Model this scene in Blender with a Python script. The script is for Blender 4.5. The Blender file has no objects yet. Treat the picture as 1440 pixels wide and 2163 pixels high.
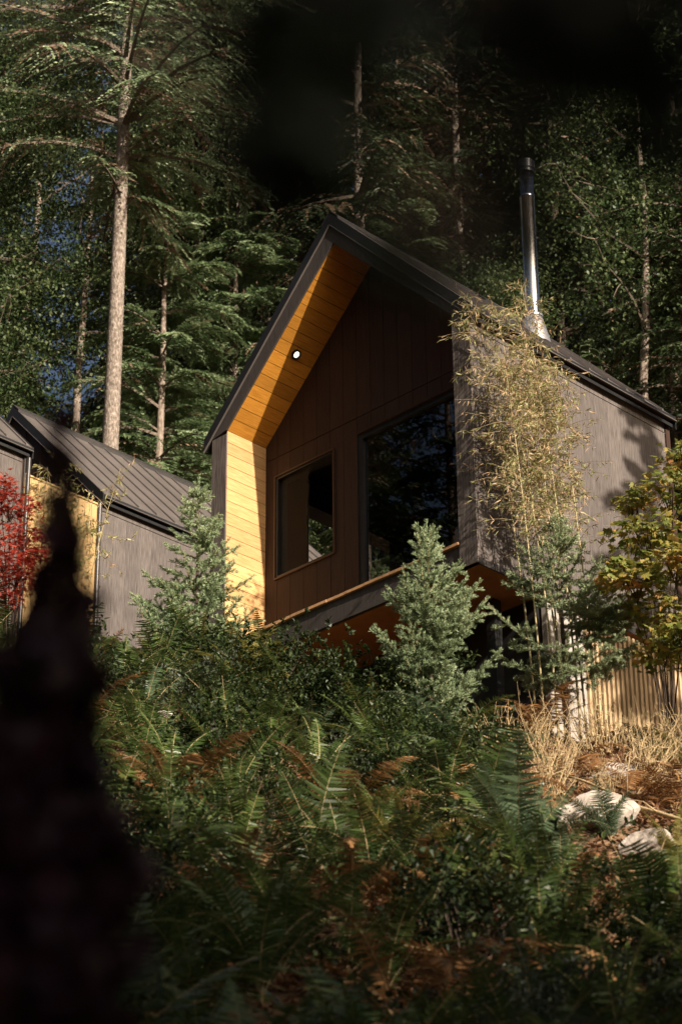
import bpy, math
import numpy as np
from mathutils import Matrix, Vector
C = bpy.context
col = C.scene.collection
rng = np.random.default_rng(7)

# ------------------------------------------------------------------ camera, sky, sun, exposure
FPX, PITCH, ROLL, YAW = 5113.5, 0.4764, 0.0091, 0.7801
CAM = np.array([22.8975, -20.5301, -13.6832])
F = np.array([-math.sin(YAW)*math.cos(PITCH), math.cos(YAW)*math.cos(PITCH), math.sin(PITCH)])
R0 = np.array([math.cos(YAW), math.sin(YAW), 0.0])
U0 = np.cross(R0, F)
RC = math.cos(ROLL)*R0 - math.sin(ROLL)*U0
UC = math.sin(ROLL)*R0 + math.cos(ROLL)*U0
cd = bpy.data.cameras.new('camera'); cam = bpy.data.objects.new('camera', cd); col.objects.link(cam)
cam.matrix_world = Matrix(((RC[0], UC[0], -F[0], CAM[0]), (RC[1], UC[1], -F[1], CAM[1]), (RC[2], UC[2], -F[2], CAM[2]), (0, 0, 0, 1)))
cd.sensor_fit = 'VERTICAL'; cd.sensor_height = 36; cd.sensor_width = 24
cd.lens = FPX/2163*36
cd.clip_start = .1; cd.clip_end = 2000
cd.dof.use_dof = True; cd.dof.focus_distance = 33.0; cd.dof.aperture_fstop = 2.2
C.scene.camera = cam

SUNV = np.array([5.8, -1.0, 2.7]); SUNV = SUNV/np.linalg.norm(SUNV)      # towards the sun
elev = math.asin(SUNV[2])
w = bpy.data.worlds.new('World'); C.scene.world = w; w.use_nodes = True
nt = w.node_tree; nt.nodes.clear()
sky = nt.nodes.new('ShaderNodeTexSky'); sky.sky_type = 'NISHITA'; sky.sun_disc = False
sky.air_density = .8; sky.dust_density = 7; sky.ozone_density = .6; sky.sun_elevation = elev; sky.sun_rotation = math.atan2(SUNV[0], SUNV[1])
bg = nt.nodes.new('ShaderNodeBackground'); bg.inputs[1].default_value = .05
wo = nt.nodes.new('ShaderNodeOutputWorld')
nt.links.new(sky.outputs[0], bg.inputs[0]); nt.links.new(bg.outputs[0], wo.inputs[0])
sl = bpy.data.lights.new('sun', 'SUN'); sl.energy = 5.0; sl.angle = math.radians(.5); sl.color = (1, .87, .73)
so = bpy.data.objects.new('sun', sl); col.objects.link(so)
so.rotation_euler = Vector(SUNV).to_track_quat('Z', 'Y').to_euler(); so.location = (30, -20, 30)
vs = C.scene.view_settings; vs.view_transform = 'Standard'; vs.look = 'None'; vs.gamma = 1; vs.exposure = 0.95
C.scene.cycles.max_bounces = 6; C.scene.cycles.diffuse_bounces = 3; C.scene.cycles.glossy_bounces = 3
C.scene.cycles.transparent_max_bounces = 8; C.scene.cycles.transmission_bounces = 4
C.scene.cycles.sample_clamp_indirect = 4

# ------------------------------------------------------------------ helpers
def ray(px, py):
    X = px-720; Y = 1081.5-py
    d = F*FPX + RC*X + UC*Y
    return d/np.linalg.norm(d)
def at(px, py, dist):
    return CAM + ray(px, py)*dist

class MB:
    def __init__(s): s.v = []; s.f = []; s.n = 0
    def add(s, v, f):
        v = np.asarray(v, float).reshape(-1, 3); f = np.asarray(f, int)
        s.v.append(v); s.f.append(f+s.n); s.n += len(v); return s
    def box(s, a, b):
        x0, y0, z0 = a; x1, y1, z1 = b
        v = [(x0,y0,z0),(x1,y0,z0),(x1,y1,z0),(x0,y1,z0),(x0,y0,z1),(x1,y0,z1),(x1,y1,z1),(x0,y1,z1)]
        return s.add(v, [(0,3,2,1),(4,5,6,7),(0,1,5,4),(1,2,6,5),(2,3,7,6),(3,0,4,7)])
    def slab(s, o, a, b, c):          # parallelepiped
        o, a, b, c = [np.array(q, float) for q in (o, a, b, c)]
        v = [o, o+a, o+a+b, o+b, o+c, o+a+c, o+a+b+c, o+b+c]
        f = [(0,3,2,1),(4,5,6,7),(0,1,5,4),(1,2,6,5),(2,3,7,6),(3,0,4,7)]
        if np.dot(np.cross(a, b), c) < 0: f = [q[::-1] for q in f]
        return s.add(v, f)
    def prism(s, poly, ax, t0, t1):   # poly in the two other axes, extruded along ax
        n = len(poly); v = []
        for t in (t0, t1):
            for p in poly:
                q = list(p); q.insert(ax, t); v.append(q)
        base = s.n; s.v.append(np.array(v, float)); s.n += 2*n
        s.f.append(np.array([[base+i for i in range(n)]])); s.f.append(np.array([[base+n+i for i in range(n)][::-1]]))
        s.f.append(np.array([[base+i, base+n+i, base+n+(i+1) % n, base+(i+1) % n] for i in range(n)]))
        return s
    def tube(s, pts, rad, k=6, cap=True):
        pts = np.array(pts, float); rad = np.broadcast_to(np.array(rad, float), (len(pts),))
        tg = np.gradient(pts, axis=0); tg /= np.linalg.norm(tg, axis=1)[:, None]+1e-9
        up = np.array([0, 0, 1.0]) if abs(tg[0][2]) < .9 else np.array([1.0, 0, 0])
        a = np.cross(tg, up); a /= np.linalg.norm(a, axis=1)[:, None]+1e-9; b = np.cross(tg, a)
        th = np.arange(k)*2*math.pi/k
        v = pts[:, None]+rad[:, None, None]*(np.cos(th)[None, :, None]*a[:, None]+np.sin(th)[None, :, None]*b[:, None])
        m = len(pts); i = np.arange(m-1)[:, None]; j = np.arange(k)[None]
        f = np.stack([i*k+j, i*k+(j+1) % k, (i+1)*k+(j+1) % k, (i+1)*k+j], -1).reshape(-1, 4)
        base = s.n; s.add(v, f)
        if cap:
            s.f.append(np.array([[base+q for q in range(k)][::-1]])); s.f.append(np.array([[base+(m-1)*k+q for q in range(k)]]))
        return s
    def lathe(s, prof, c=(0, 0, 0), k=24):
        th = np.arange(k)*2*math.pi/k
        v = np.array([[(r*math.cos(t)+c[0], r*math.sin(t)+c[1], z+c[2]) for t in th] for r, z in prof])
        m = len(prof); i = np.arange(m-1)[:, None]; j = np.arange(k)[None]
        f = np.stack([i*k+j, i*k+(j+1) % k, (i+1)*k+(j+1) % k, (i+1)*k+j], -1).reshape(-1, 4)
        return s.add(v, f)
    def stamp(s, tv, tf, Cn, X, Y, sx, sy, Z=None, sz=None):   # a template repeated in many frames
        tv = np.array(tv, float); n = len(Cn); sx = np.broadcast_to(sx, (n,)); sy = np.broadcast_to(sy, (n,))
        v = Cn[:, None]+tv[None, :, 0:1]*(X*sx[:, None])[:, None]+tv[None, :, 1:2]*(Y*sy[:, None])[:, None]
        if tv.shape[1] > 2:
            if Z is None: Z = np.cross(X, Y)
            sz = sx if sz is None else np.broadcast_to(sz, (n,))
            v = v+tv[None, :, 2:3]*(Z*sz[:, None])[:, None]
        f = np.array(tf)[None]+(np.arange(n)*len(tv))[:, None, None]
        return s.add(v.reshape(-1, 3), f.reshape(-1, f.shape[-1]))
    def mesh(s, name, mat, smooth=False):
        me = bpy.data.meshes.new(name)
        V = np.concatenate(s.v) if s.v else np.zeros((0, 3))
        lt = np.concatenate([np.full(len(f), f.shape[1]) for f in s.f if len(f)]); li = np.concatenate([f.reshape(-1) for f in s.f if len(f)])
        me.vertices.add(len(V)); me.vertices.foreach_set('co', V.astype(np.float32).ravel())
        me.loops.add(len(li)); me.loops.foreach_set('vertex_index', li.astype(np.int32))
        me.polygons.add(len(lt)); ls = np.concatenate([[0], np.cumsum(lt)[:-1]])
        me.polygons.foreach_set('loop_start', ls.astype(np.int32)); me.polygons.foreach_set('loop_total', lt.astype(np.int32))
        me.polygons.foreach_set('use_smooth', np.full(len(lt), smooth))
        me.update(calc_edges=True); me.validate()
        me.materials.append(mat); return me
    def build(s, name, mat, parent=None, smooth=False, loc=None):
        o = bpy.data.objects.new(name, s.mesh(name, mat, smooth)); col.objects.link(o)
        if parent is not None: o.parent = parent
        if loc is not None: o.location = loc
        return o

def tag(o, label=None, cat=None, group=None, kind=None):
    for k, v in (('label', label), ('category', cat), ('group', group), ('kind', kind)):
        if v: o[k] = v
    return o
def empty(name, loc, rz=0, label=None, cat=None, group=None):
    o = bpy.data.objects.new(name, None); col.objects.link(o); o.location = loc; o.rotation_euler = (0, 0, rz)
    o.empty_display_size = .2
    return tag(o, label, cat, group)
def copy_tree(o, parent=None):
    c = o.copy(); col.objects.link(c)
    if parent: c.parent = parent
    for ch in list(o.children): copy_tree(ch, c)
    return c

# ------------------------------------------------------------------ materials
def newmat(name):
    m = bpy.data.materials.new(name); m.use_nodes = True
    return m, m.node_tree, m.node_tree.nodes['Principled BSDF'], m.node_tree.nodes['Material Output']
def ramp(nt, cols, pos=None):
    r = nt.nodes.new('ShaderNodeValToRGB'); e = r.color_ramp.elements
    pos = pos or [i/(len(cols)-1) for i in range(len(cols))]
    while len(e) < len(cols): e.new(.5)
    for i, c in enumerate(cols): e[i].position = pos[i]; e[i].color = (*c, 1)
    return r
def noise(nt, scale=(1, 1, 1), size=5, detail=6, coord='Object', rough=.6):
    tc = nt.nodes.new('ShaderNodeTexCoord'); mp = nt.nodes.new('ShaderNodeMapping'); mp.inputs['Scale'].default_value = scale
    n = nt.nodes.new('ShaderNodeTexNoise'); n.inputs['Scale'].default_value = size; n.inputs['Detail'].default_value = detail; n.inputs['Roughness'].default_value = rough
    nt.links.new(tc.outputs[coord], mp.inputs[0]); nt.links.new(mp.outputs[0], n.inputs['Vector']); return n
def bump(nt, src, bs, dist=.01, strength=.5):
    b = nt.nodes.new('ShaderNodeBump'); b.inputs['Distance'].default_value = dist; b.inputs['Strength'].default_value = strength
    nt.links.new(src, b.inputs['Height']); nt.links.new(b.outputs[0], bs.inputs['Normal'])
def surf(name, cols, scale=(1, 1, 1), size=5, rough=.7, bdist=.01, bstr=.5, spec=.3, metal=0, detail=6, island=0.0, pos=None):
    m, t, bs, _ = newmat(name); n = noise(t, scale, size, detail); r = ramp(t, cols, pos or ([.3+.4*i/(len(cols)-1) for i in range(len(cols))]))
    t.links.new(n.outputs[0], r.inputs[0]); out = r.outputs[0]
    if island:
        g = t.nodes.new('ShaderNodeNewGeometry'); mr = t.nodes.new('ShaderNodeMapRange'); mr.inputs[3].default_value = 1-island; mr.inputs[4].default_value = 1+island
        t.links.new(g.outputs['Random Per Island'], mr.inputs[0])
        h = t.nodes.new('ShaderNodeHueSaturation'); t.links.new(mr.outputs[0], h.inputs['Value']); t.links.new(out, h.inputs['Color']); out = h.outputs[0]
    t.links.new(out, bs.inputs['Base Color'])
    bs.inputs['Roughness'].default_value = rough; bs.inputs['Specular IOR Level'].default_value = spec; bs.inputs['Metallic'].default_value = metal
    if bstr: bump(t, n.outputs[0], bs, bdist, bstr)
    return m
def leafmat(name, cols, trans=.3, rough=.5, spec=.35, tcol=None, patch=None, iw=.4):
    m, t, bs, out = newmat(name)
    g = t.nodes.new('ShaderNodeNewGeometry'); oi = t.nodes.new('ShaderNodeObjectInfo')
    r = ramp(t, cols); 
    n = noise(t, (1, 1, 1), patch or 1.2, 2)
    a = t.nodes.new('ShaderNodeMath'); a.operation = 'MULTIPLY_ADD'; a.inputs[1].default_value = iw
    b = t.nodes.new('ShaderNodeMath'); b.operation = 'MULTIPLY_ADD'; b.inputs[1].default_value = 1.5; b.inputs[2].default_value = -.25-iw/2
    t.links.new(n.outputs[0], b.inputs[0]); t.links.new(g.outputs['Random Per Island'], a.inputs[0]); t.links.new(b.outputs[0], a.inputs[2])
    t.links.new(a.outputs[0], r.inputs[0])
    h = t.nodes.new('ShaderNodeHueSaturation'); mr = t.nodes.new('ShaderNodeMapRange'); mr.inputs[3].default_value = .8; mr.inputs[4].default_value = 1.2
    t.links.new(oi.outputs['Random'], mr.inputs[0]); t.links.new(mr.outputs[0], h.inputs['Value']); t.links.new(r.outputs[0], h.inputs['Color'])
    t.links.new(h.outputs[0], bs.inputs['Base Color']); bs.inputs['Roughness'].default_value = rough; bs.inputs['Specular IOR Level'].default_value = spec
    if trans:
        tr = t.nodes.new('ShaderNodeBsdfTranslucent'); mx = t.nodes.new('ShaderNodeMixShader'); mx.inputs[0].default_value = trans
        if tcol: tr.inputs[0].default_value = (*tcol, 1)
        else: t.links.new(h.outputs[0], tr.inputs[0])
        t.links.new(bs.outputs[0], mx.inputs[1]); t.links.new(tr.outputs[0], mx.inputs[2]); t.links.new(mx.outputs[0], out.inputs[0])
    return m

M = {}
M['charcoal'] = surf('charcoal_cladding', [(.055,.046,.041), (.105,.09,.082), (.155,.136,.126)], (12, 12, .8), 5, .8, .004, .5, .2, detail=9, island=.10)
M['charcoal_trim'] = surf('charcoal_trim', [(.04,.033,.029), (.12,.10,.09), (.20,.17,.15)], (14, 14, .6), 5, .75, .006, .8, .25, detail=8)
M['rake'] = surf('rake_board', [(.035,.03,.027), (.075,.064,.058)], (14, 14, .6), 5, .75, .006, .5, .25, detail=8)
M['gable'] = surf('gable_cladding', [(.022,.010,.0055), (.046,.022,.012)], (10, 10, .6), 6, .7, .003, .5, .3, detail=8, island=.12)
M['cedar'] = surf('cedar_lining', [(.42,.225,.085), (.55,.32,.135), (.64,.40,.19)], (9, .6, 9), 7, .5, .002, .25, .3, detail=9, island=.2)
M['cedar_slope'] = surf('cedar_ceiling', [(.33,.135,.016), (.46,.20,.027), (.55,.25,.04)], (9, .6, 9), 7, .5, .002, .25, .3, detail=9, island=.2)
M['trimwood'] = surf('window_trim', [(.035,.016,.008), (.07,.032,.014)], (6, 6, 6), 6, .45, .002, .2, .4)
M['screen'] = surf('timber_screen', [(.40,.25,.10), (.56,.38,.18)], (9, 9, .5), 6, .65, .003, .4, .3, detail=8, island=.1)
M['metal'] = surf('dark_metal_roof', [(.085,.074,.068), (.125,.108,.10)], (1, 1, 1), 1.5, .45, .003, .15, .5)
M['fascia'] = surf('dark_fascia_metal', [(.03,.028,.027), (.045,.04,.037)], (1, 1, 1), 3, .4, .003, .2, .5)
M['soffit'] = surf('plywood_soffit', [(.30,.12,.04), (.42,.18,.06)], (1.5, 1.5, 6), 3, .65, .003, .3, .3)
M['black'] = surf('black_paint', [(.012,.012,.012), (.02,.02,.02)], (1, 1, 1), 3, .35, .002, .1, .4)
M['deckwood'] = surf('deck_boards', [(.42,.22,.10), (.60,.36,.19)], (4, 4, 4), 6, .6, .003, .3, .3, island=.15)
M['panel'] = surf('pale_foundation_panel', [(.26,.235,.205), (.40,.365,.32)], (1, 1, 1), 4, .8, .004, .3, .2)
M['slat'] = surf('slat_timber', [(.32,.22,.12), (.50,.36,.21)], (6, 6, .8), 6, .7, .003, .4, .2, island=.15)
M['steel'] = None
m, t, bs, _ = newmat('stainless_steel'); bs.inputs['Base Color'].default_value = (.75,.75,.76,1); bs.inputs['Metallic'].default_value = 1
n = noise(t, (30, 30, .4), 6, 4); mr = t.nodes.new('ShaderNodeMapRange'); mr.inputs[3].default_value = .13; mr.inputs[4].default_value = .26
t.links.new(n.outputs[0], mr.inputs[0]); t.links.new(mr.outputs[0], bs.inputs['Roughness']); M['steel'] = m
m, t, bs, _ = newmat('galvanised'); bs.inputs['Base Color'].default_value = (.7,.68,.66,1); bs.inputs['Metallic'].default_value = .9; bs.inputs['Roughness'].default_value = .35; M['galv'] = m
def glass(name, tint, rough=.01, k=2.2):
    m, t, bs, out = newmat(name); t.nodes.remove(bs)
    tr = t.nodes.new('ShaderNodeBsdfTransparent'); tr.inputs[0].default_value = (*tint, 1)
    gl = t.nodes.new('ShaderNodeBsdfGlossy'); gl.inputs['Roughness'].default_value = rough
    fr = t.nodes.new('ShaderNodeLayerWeight'); fr.inputs[0].default_value = .5
    pw = t.nodes.new('ShaderNodeMath'); pw.operation = 'POWER'; pw.inputs[1].default_value = 5
    mu = t.nodes.new('ShaderNodeMath'); mu.operation = 'MULTIPLY_ADD'; mu.inputs[1].default_value = .95*k; mu.inputs[2].default_value = .045*k
    mx = t.nodes.new('ShaderNodeMixShader'); t.links.new(fr.outputs['Facing'], pw.inputs[0]); t.links.new(pw.outputs[0], mu.inputs[0]); t.links.new(mu.outputs[0], mx.inputs[0])
    t.links.new(tr.outputs[0], mx.inputs[1]); t.links.new(gl.outputs[0], mx.inputs[2]); t.links.new(mx.outputs[0], out.inputs[0]); return m
M['glass'] = glass('window_glass', (.55,.55,.55)); M['clear'] = glass('clear_glass', (.97,.97,.97), k=.1)
m, t, bs, _ = newmat('lamp_lens'); bs.inputs['Base Color'].default_value = (.9,.85,.75,1); bs.inputs['Emission Color'].default_value = (1,.86,.68,1); bs.inputs['Emission Strength'].default_value = 1.3; M['lens'] = m
M['bark'] = surf('conifer_bark', [(.07,.055,.043), (.20,.165,.135), (.40,.34,.29)], (6, 6, 3), 4, .9, .03, .9, .1, detail=9)
M['limb'] = surf('tree_limbs', [(.07,.055,.042), (.20,.16,.125)], (4, 4, 4), 5, .9, .01, .5, .1)
M['bark_pale'] = surf('alder_bark', [(.10,.075,.055), (.22,.175,.14), (.38,.32,.27)], (4, 4, 1.5), 5, .9, .015, .7, .1, detail=8)
M['bark_dark'] = surf('dark_bark', [(.035,.026,.02), (.10,.075,.058)], (5, 5, 1.5), 5, .9, .015, .8, .1, detail=8)
M['twig'] = surf('dry_twig', [(.25,.18,.09), (.50,.385,.22)], (3, 3, 3), 5, .85, .003, .3, .1)
M['rock'] = surf('rock', [(.10,.085,.07), (.34,.295,.25), (.52,.46,.40)], (1, 1, 1), 5, .9, .04, .9, .1, detail=10)
M['soil'] = surf('forest_soil', [(.045,.028,.018), (.12,.075,.045), (.26,.17,.10)], (1, 1, 1), 6, .95, .03, .9, .05, detail=10)
M['hemlock'] = leafmat('hemlock_needles_shaded', [(.012,.024,.009), (.032,.056,.019), (.09,.12,.045)], .25)  # forest shade put into the colour, darker copy of the hemlock needles
M['hemlock_sunlit'] = leafmat('hemlock_needles_sunlit', [(.05,.09,.035), (.18,.26,.12), (.44,.50,.30)], .3)  # sunlight put into the colour, brighter copy of the hemlock needles
M['fir'] = leafmat('fir_needles', [(.05,.085,.04), (.16,.22,.11), (.40,.45,.28)], .25)
M['cedarleaf'] = leafmat('cedar_foliage_shaded', [(.010,.019,.008), (.026,.042,.017), (.075,.09,.038)], .25)  # darkened so the colour carries the shade inside the forest
M['deadspray'] = leafmat('dead_sprays', [(.14,.09,.055), (.26,.18,.12)], .2)
M['alder'] = leafmat('alder_leaves', [(.016,.034,.011), (.045,.075,.024), (.19,.22,.09)], .35)
M['spruce'] = leafmat('blue_spruce_needles', [(.09,.14,.07), (.22,.29,.15), (.48,.54,.34)], .12, .55)
M['spruce_green'] = leafmat('green_spruce_needles', [(.10,.14,.07), (.23,.29,.15), (.48,.53,.33)], .12, .55)
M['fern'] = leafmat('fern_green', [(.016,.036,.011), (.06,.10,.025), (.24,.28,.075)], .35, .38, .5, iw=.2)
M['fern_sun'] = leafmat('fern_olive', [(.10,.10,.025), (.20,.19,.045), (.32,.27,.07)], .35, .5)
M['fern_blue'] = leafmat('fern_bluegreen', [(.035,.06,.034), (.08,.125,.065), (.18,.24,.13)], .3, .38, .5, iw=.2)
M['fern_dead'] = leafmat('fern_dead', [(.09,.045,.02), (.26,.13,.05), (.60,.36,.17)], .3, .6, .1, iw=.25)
M['salal'] = leafmat('shrub_leaves', [(.008,.017,.006), (.024,.042,.012), (.10,.125,.04)], .25, .45, .3)
M['grey_leaf'] = leafmat('greyish_leaves', [(.022,.03,.018), (.05,.062,.038), (.12,.13,.085)], .2, .5)
M['bamboo_leaf'] = leafmat('bamboo_leaves', [(.15,.16,.055), (.36,.36,.14), (.62,.58,.32)], .3, .45, patch=3)
M['bamboo_dry'] = leafmat('bamboo_dry_leaves', [(.42,.28,.16), (.62,.47,.30)], .3, .5)
M['culm'] = surf('bamboo_culm', [(.26,.21,.09), (.42,.35,.18)], (1, 1, .3), 5, .5, .002, .2, .4)
M['maple_red'] = leafmat('red_maple_leaves', [(.12,.012,.010), (.36,.04,.022), (.60,.13,.06)], .4, patch=2)
M['maple_gold'] = leafmat('gold_maple_leaves', [(.07,.10,.025), (.15,.19,.04), (.30,.24,.05), (.62,.30,.12)], .4, patch=2.4)
M['near_leaf'] = leafmat('near_leaves_shaded', [(.005,.008,.003), (.014,.022,.008)], .1)  # almost black: the shade on the close branches is in the colour
M['maroon'] = leafmat('maroon_leaves_shaded', [(.010,.003,.005), (.032,.006,.015)], .25)  # maroon darkened to hold the shade the sapling stands in
M['litter'] = leafmat('leaf_litter', [(.06,.032,.018), (.16,.08,.04), (.40,.25,.14)], .15, .7, .1, patch=4)

# ------------------------------------------------------------------ ground
FH = np.array([-math.sin(YAW), math.cos(YAW)]); RH = np.array([math.cos(YAW), math.sin(YAW)])
PD = [-400, -60, -15, 0, 5, 9, 12, 16, 20, 24, 27, 28.3, 30, 33, 36, 45, 60, 85, 130, 400]
PZ = [-2, -3, -2.2, -1.65, -.8, .9, 2.4, 4.45, 6.7, 9.1, 10.95, 11.6, 12.5, 14.0, 15.4, 20.5, 28, 36, 46, 60]
PADS = [(-.2, 5.2, -.2, 4.6, -.62), (-10.3, -5.0, 2.0, 9.2, 1.5), (-10.3, -5.0, -4.4, 1.2, 1.6), (.2, 4.9, 1.0, 4.4, -2.4)]
def wob(x, y):
    return .12*np.sin(x*1.3+y*.7)+.09*np.sin(x*-.9+y*2.1+1)+.05*np.sin(x*3.3+y*2.7+2)+.04*np.sin(x*-4.1+y*3.9)
def ground(x, y):
    x = np.asarray(x, float); y = np.asarray(y, float)
    d = (x-CAM[0])*FH[0]+(y-CAM[1])*FH[1]; r = (x-CAM[0])*RH[0]+(y-CAM[1])*RH[1]
    z = np.interp(d, PD, PZ)-.12*np.clip(r, -12, 12)*np.clip(d/30, 0, 1)+wob(x, y)*np.clip((d+5)/15, .3, 1)+CAM[2]
    for x0, x1, y0, y1, h in PADS:
        dx = np.maximum(np.maximum(x0-x, x-x1), 0); dy = np.maximum(np.maximum(y0-y, y-y1), 0)
        z = np.minimum(z, h+1.4*np.hypot(dx, dy))
    return z
def gpt(px, py, dmin=8, dmax=60):     # where the line of sight through a pixel meets the bank
    d = ray(px, py)
    for k in np.arange(dmin, dmax, .03):
        P = CAM+d*k
        if P[2] < ground(P[0], P[1]): return P
    return CAM+d*30
ds = np.concatenate([np.linspace(-400, -20, 12), np.linspace(-16, 6, 12), np.arange(7, 42, .22), np.linspace(43, 90, 40), np.linspace(95, 400, 14)])
rs = np.concatenate([np.linspace(-400, -40, 12), np.linspace(-36, -9, 22), np.arange(-8.6, 8.6, .22), np.linspace(9, 36, 22), np.linspace(40, 400, 12)])
DD, RR = np.meshgrid(ds, rs, indexing='ij')
GX = CAM[0]+DD*FH[0]+RR*RH[0]; GY = CAM[1]+DD*FH[1]+RR*RH[1]; GZ = ground(GX, GY)
nr = len(rs); i = np.arange(len(ds)-1)[:, None]; j = np.arange(nr-1)[None]
mb = MB(); mb.add(np.stack([GX, GY, GZ], -1), np.stack([i*nr+j, i*nr+j+1, (i+1)*nr+j+1, (i+1)*nr+j], -1).reshape(-1, 4))
tag(mb.build('ground', M['soil'], smooth=True), kind='structure')

# ------------------------------------------------------------------ cabins
W, T, H, D, L = 5.0, .3047, 3.3875, .76, 4.12
AP = 5.56                                      # inner apex of the timber lining
SI = (AP-H)/(W/2-T)                             # slope of the lining
def zin(x): return AP-SI*abs(x-W/2)
RX, RZ, RS = 2.456, 6.07, 1.035                  # ridge
def zout(x): return RZ-RS*abs(x-RX)
XL, XR = -.15, 5.10
def strip_boards(mb, o, a, b, n, c, gap=.008):   # n boards laid along a, stacked along b, thickness c
    o, a, b, c = [np.array(q, float) for q in (o, a, b, c)]; lb = np.linalg.norm(b); u = b/lb
    for k in range(n): mb.slab(o+b*k/n, a, b/n-u*gap, c)

def roof_parts(root, L0, L1, seams=True):
    th = .05
    mb = MB()
    # folded metal skin with closed underside
    prof = [(XL, zout(XL)), (RX, RZ), (XR, zout(XR)), (XR, zout(XR)-th), (RX, RZ-th*1.0), (XL, zout(XL)-th)]
    mb.prism(prof, 1, L0-.03, L1+.12)
    s = 1 if True else 0
    k = L0+.33
    while k < L1:                                    # standing seams
        for x0, x1 in ((RX+.10, XR-.01), (RX-.10, XL+.01)):
            mb.slab((x0, k, zout(x0)-.004), (x1-x0, 0, zout(x1)-zout(x0)), (0, .024, 0), (0, 0, .042))
        k += .405
    roof = mb.build('roof', M['metal'], root)
    rc = MB()
    for sg in (-1, 1):
        x1 = RX+sg*.16
        rc.slab((RX, L0-.05, zout(RX)+.045), (x1-RX, 0, zout(x1)-RZ), (0, L1-L0+.18, 0), (0, 0, .018))
        rc.slab((x1-sg*.012, L0-.05, zout(x1)+.0), (sg*.010, 0, 0), (0, L1-L0+.18, 0), (0, 0, .045))
    rc.build('ridge_cap', M['fascia'], roof)
    fa = MB()                                        # rake fascia, front and rear, and both eave fascias
    for y in (L0-.053, L1+.122):
        for xe in (XL, XR):
            fa.slab((RX, y, RZ-.19), (xe-RX, 0, zout(xe)-RZ), (0, .022, 0), (0, 0, .205))
    for xe, sg in ((XL, -1), (XR, 1)):
        fa.slab((xe, L0-.03, zout(xe)-.085), (sg*.016, 0, 0), (0, L1-L0+.15, 0), (0, 0, .075))
    fa.build('fascia', M['black'], roof)
    de = MB()                                        # thin drip edge that catches the sun
    for xe in (XL, XR):
        de.slab((RX, L0-.062, RZ-.196), (xe-RX, 0, zout(xe)-RZ), (0, .03, 0), (0, 0, .012))
    for xe, sg in ((XR, 1),):
        de.slab((xe+.016, L0-.03, zout(xe)-.080), (.02, 0, 0), (0, L1-L0+.15, 0), (0, 0, .012))
    de.build('drip_edge', M['metal'], roof)
    un = MB()                                        # dark roof deck between skin and lining
    un.prism([(XL+.02, zout(XL)-.12), (RX, RZ-.12), (XR-.02, zout(XR)-.12), (XR-.02, zout(XR)-.17), (5.02, zout(5.02)-.20), (RX, RZ-.20), (-.02, zout(-.02)-.2), (XL+.02, zout(XL)-.17)], 1, L0-.02, L1+.08)
    un.build('roof_deck', M['black'], roof)
    return roof

cab = empty('main_cabin', (0, 0, -.3734), 0, 'dark gabled cabin with deep timber-lined front recess jutting over the bank', 'cabin')
def CP(mb, name, mat, parent=None, smooth=False):    # a part of the main cabin, built in world coordinates
    o = mb.build(name, mat, parent if parent is not None else cab, smooth)
    if parent is None: o.location = (0, 0, .3734)
    return o
ZB = -.3734
# side walls: vertical boards with a horizontal joint
def side_wall(mb, x0, x1, y0, y1, z0, z1, joint=3.06, bw=.28, hole=None, gap=.005, back=True, sx=1):
    y = y0
    while y < y1-1e-6:
        e = min(y+bw, y1)
        for a, b in ((z0, joint), (joint+.014, z1)):
            segs = [(a, b)]
            if hole and e > hole[0]+.01 and y < hole[1]-.01:
                segs = [(p, q) for p, q in ((a, min(b, hole[2])), (max(a, hole[3]), b)) if q > p+.01]
            for p, q in segs: mb.box((x0, y+gap/2, p), (x1, e-gap/2, q))
        y = e
mb = MB(); side_wall(mb, W-.022, W, .0, L, ZB, 3.27, gap=.0022); CP(mb, 'right_side_wall', M['charcoal'])
mb = MB(); mb.box((W-T+.022, D+.05, ZB+.02), (W-.0245, L-.02, 3.26)); mb.box((W-.10, .03, ZB+.02), (W-.0245, D+.03, 3.3)); CP(mb, 'wall_core', M['black'])
mb = MB(); mb.box((W, -.004, ZB-.035), (W+.022, L, ZB+.055)); CP(mb, 'base_flashing', M['fascia'])
HY0, HY1, HZ0, HZ1 = 1.60, 3.72, 1.0, 2.83
mb = MB(); side_wall(mb, 0, .022, 0, L, ZB, 3.2, gap=.003, hole=(HY0, HY1, HZ0, HZ1)); CP(mb, 'left_side_wall', M['charcoal'])
mb = MB()
for a, b, c, d in ((D+.05, HY0, 0, 3.15), (HY1, L-.02, 0, 3.15), (HY0, HY1, 0, HZ0), (HY0, HY1, HZ1, 3.15)):
    mb.box((.0245, a, c), (T-.03, b, d))
mb.box((.0245, .02, ZB+.02), (T-.03, D+.05, 3.2))
CP(mb, 'inner_wall', M['gable'])
mb = MB()
for a in ((HY0, HZ0, HY1, HZ0+.05), (HY0, HZ1-.05, HY1, HZ1), (HY0, HZ0, HY0+.05, HZ1), (HY1-.05, HZ0, HY1, HZ1)):
    mb.box((-.012, a[0], a[1]), (T-.02, a[2], a[3]))
sw = CP(mb, 'side_window', M['black'])
mb = MB(); mb.box((.10, HY0+.05, HZ0+.05), (.108, HY1-.05, HZ1-.05)); CP(mb, 'pane', M['clear'], sw)
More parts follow.
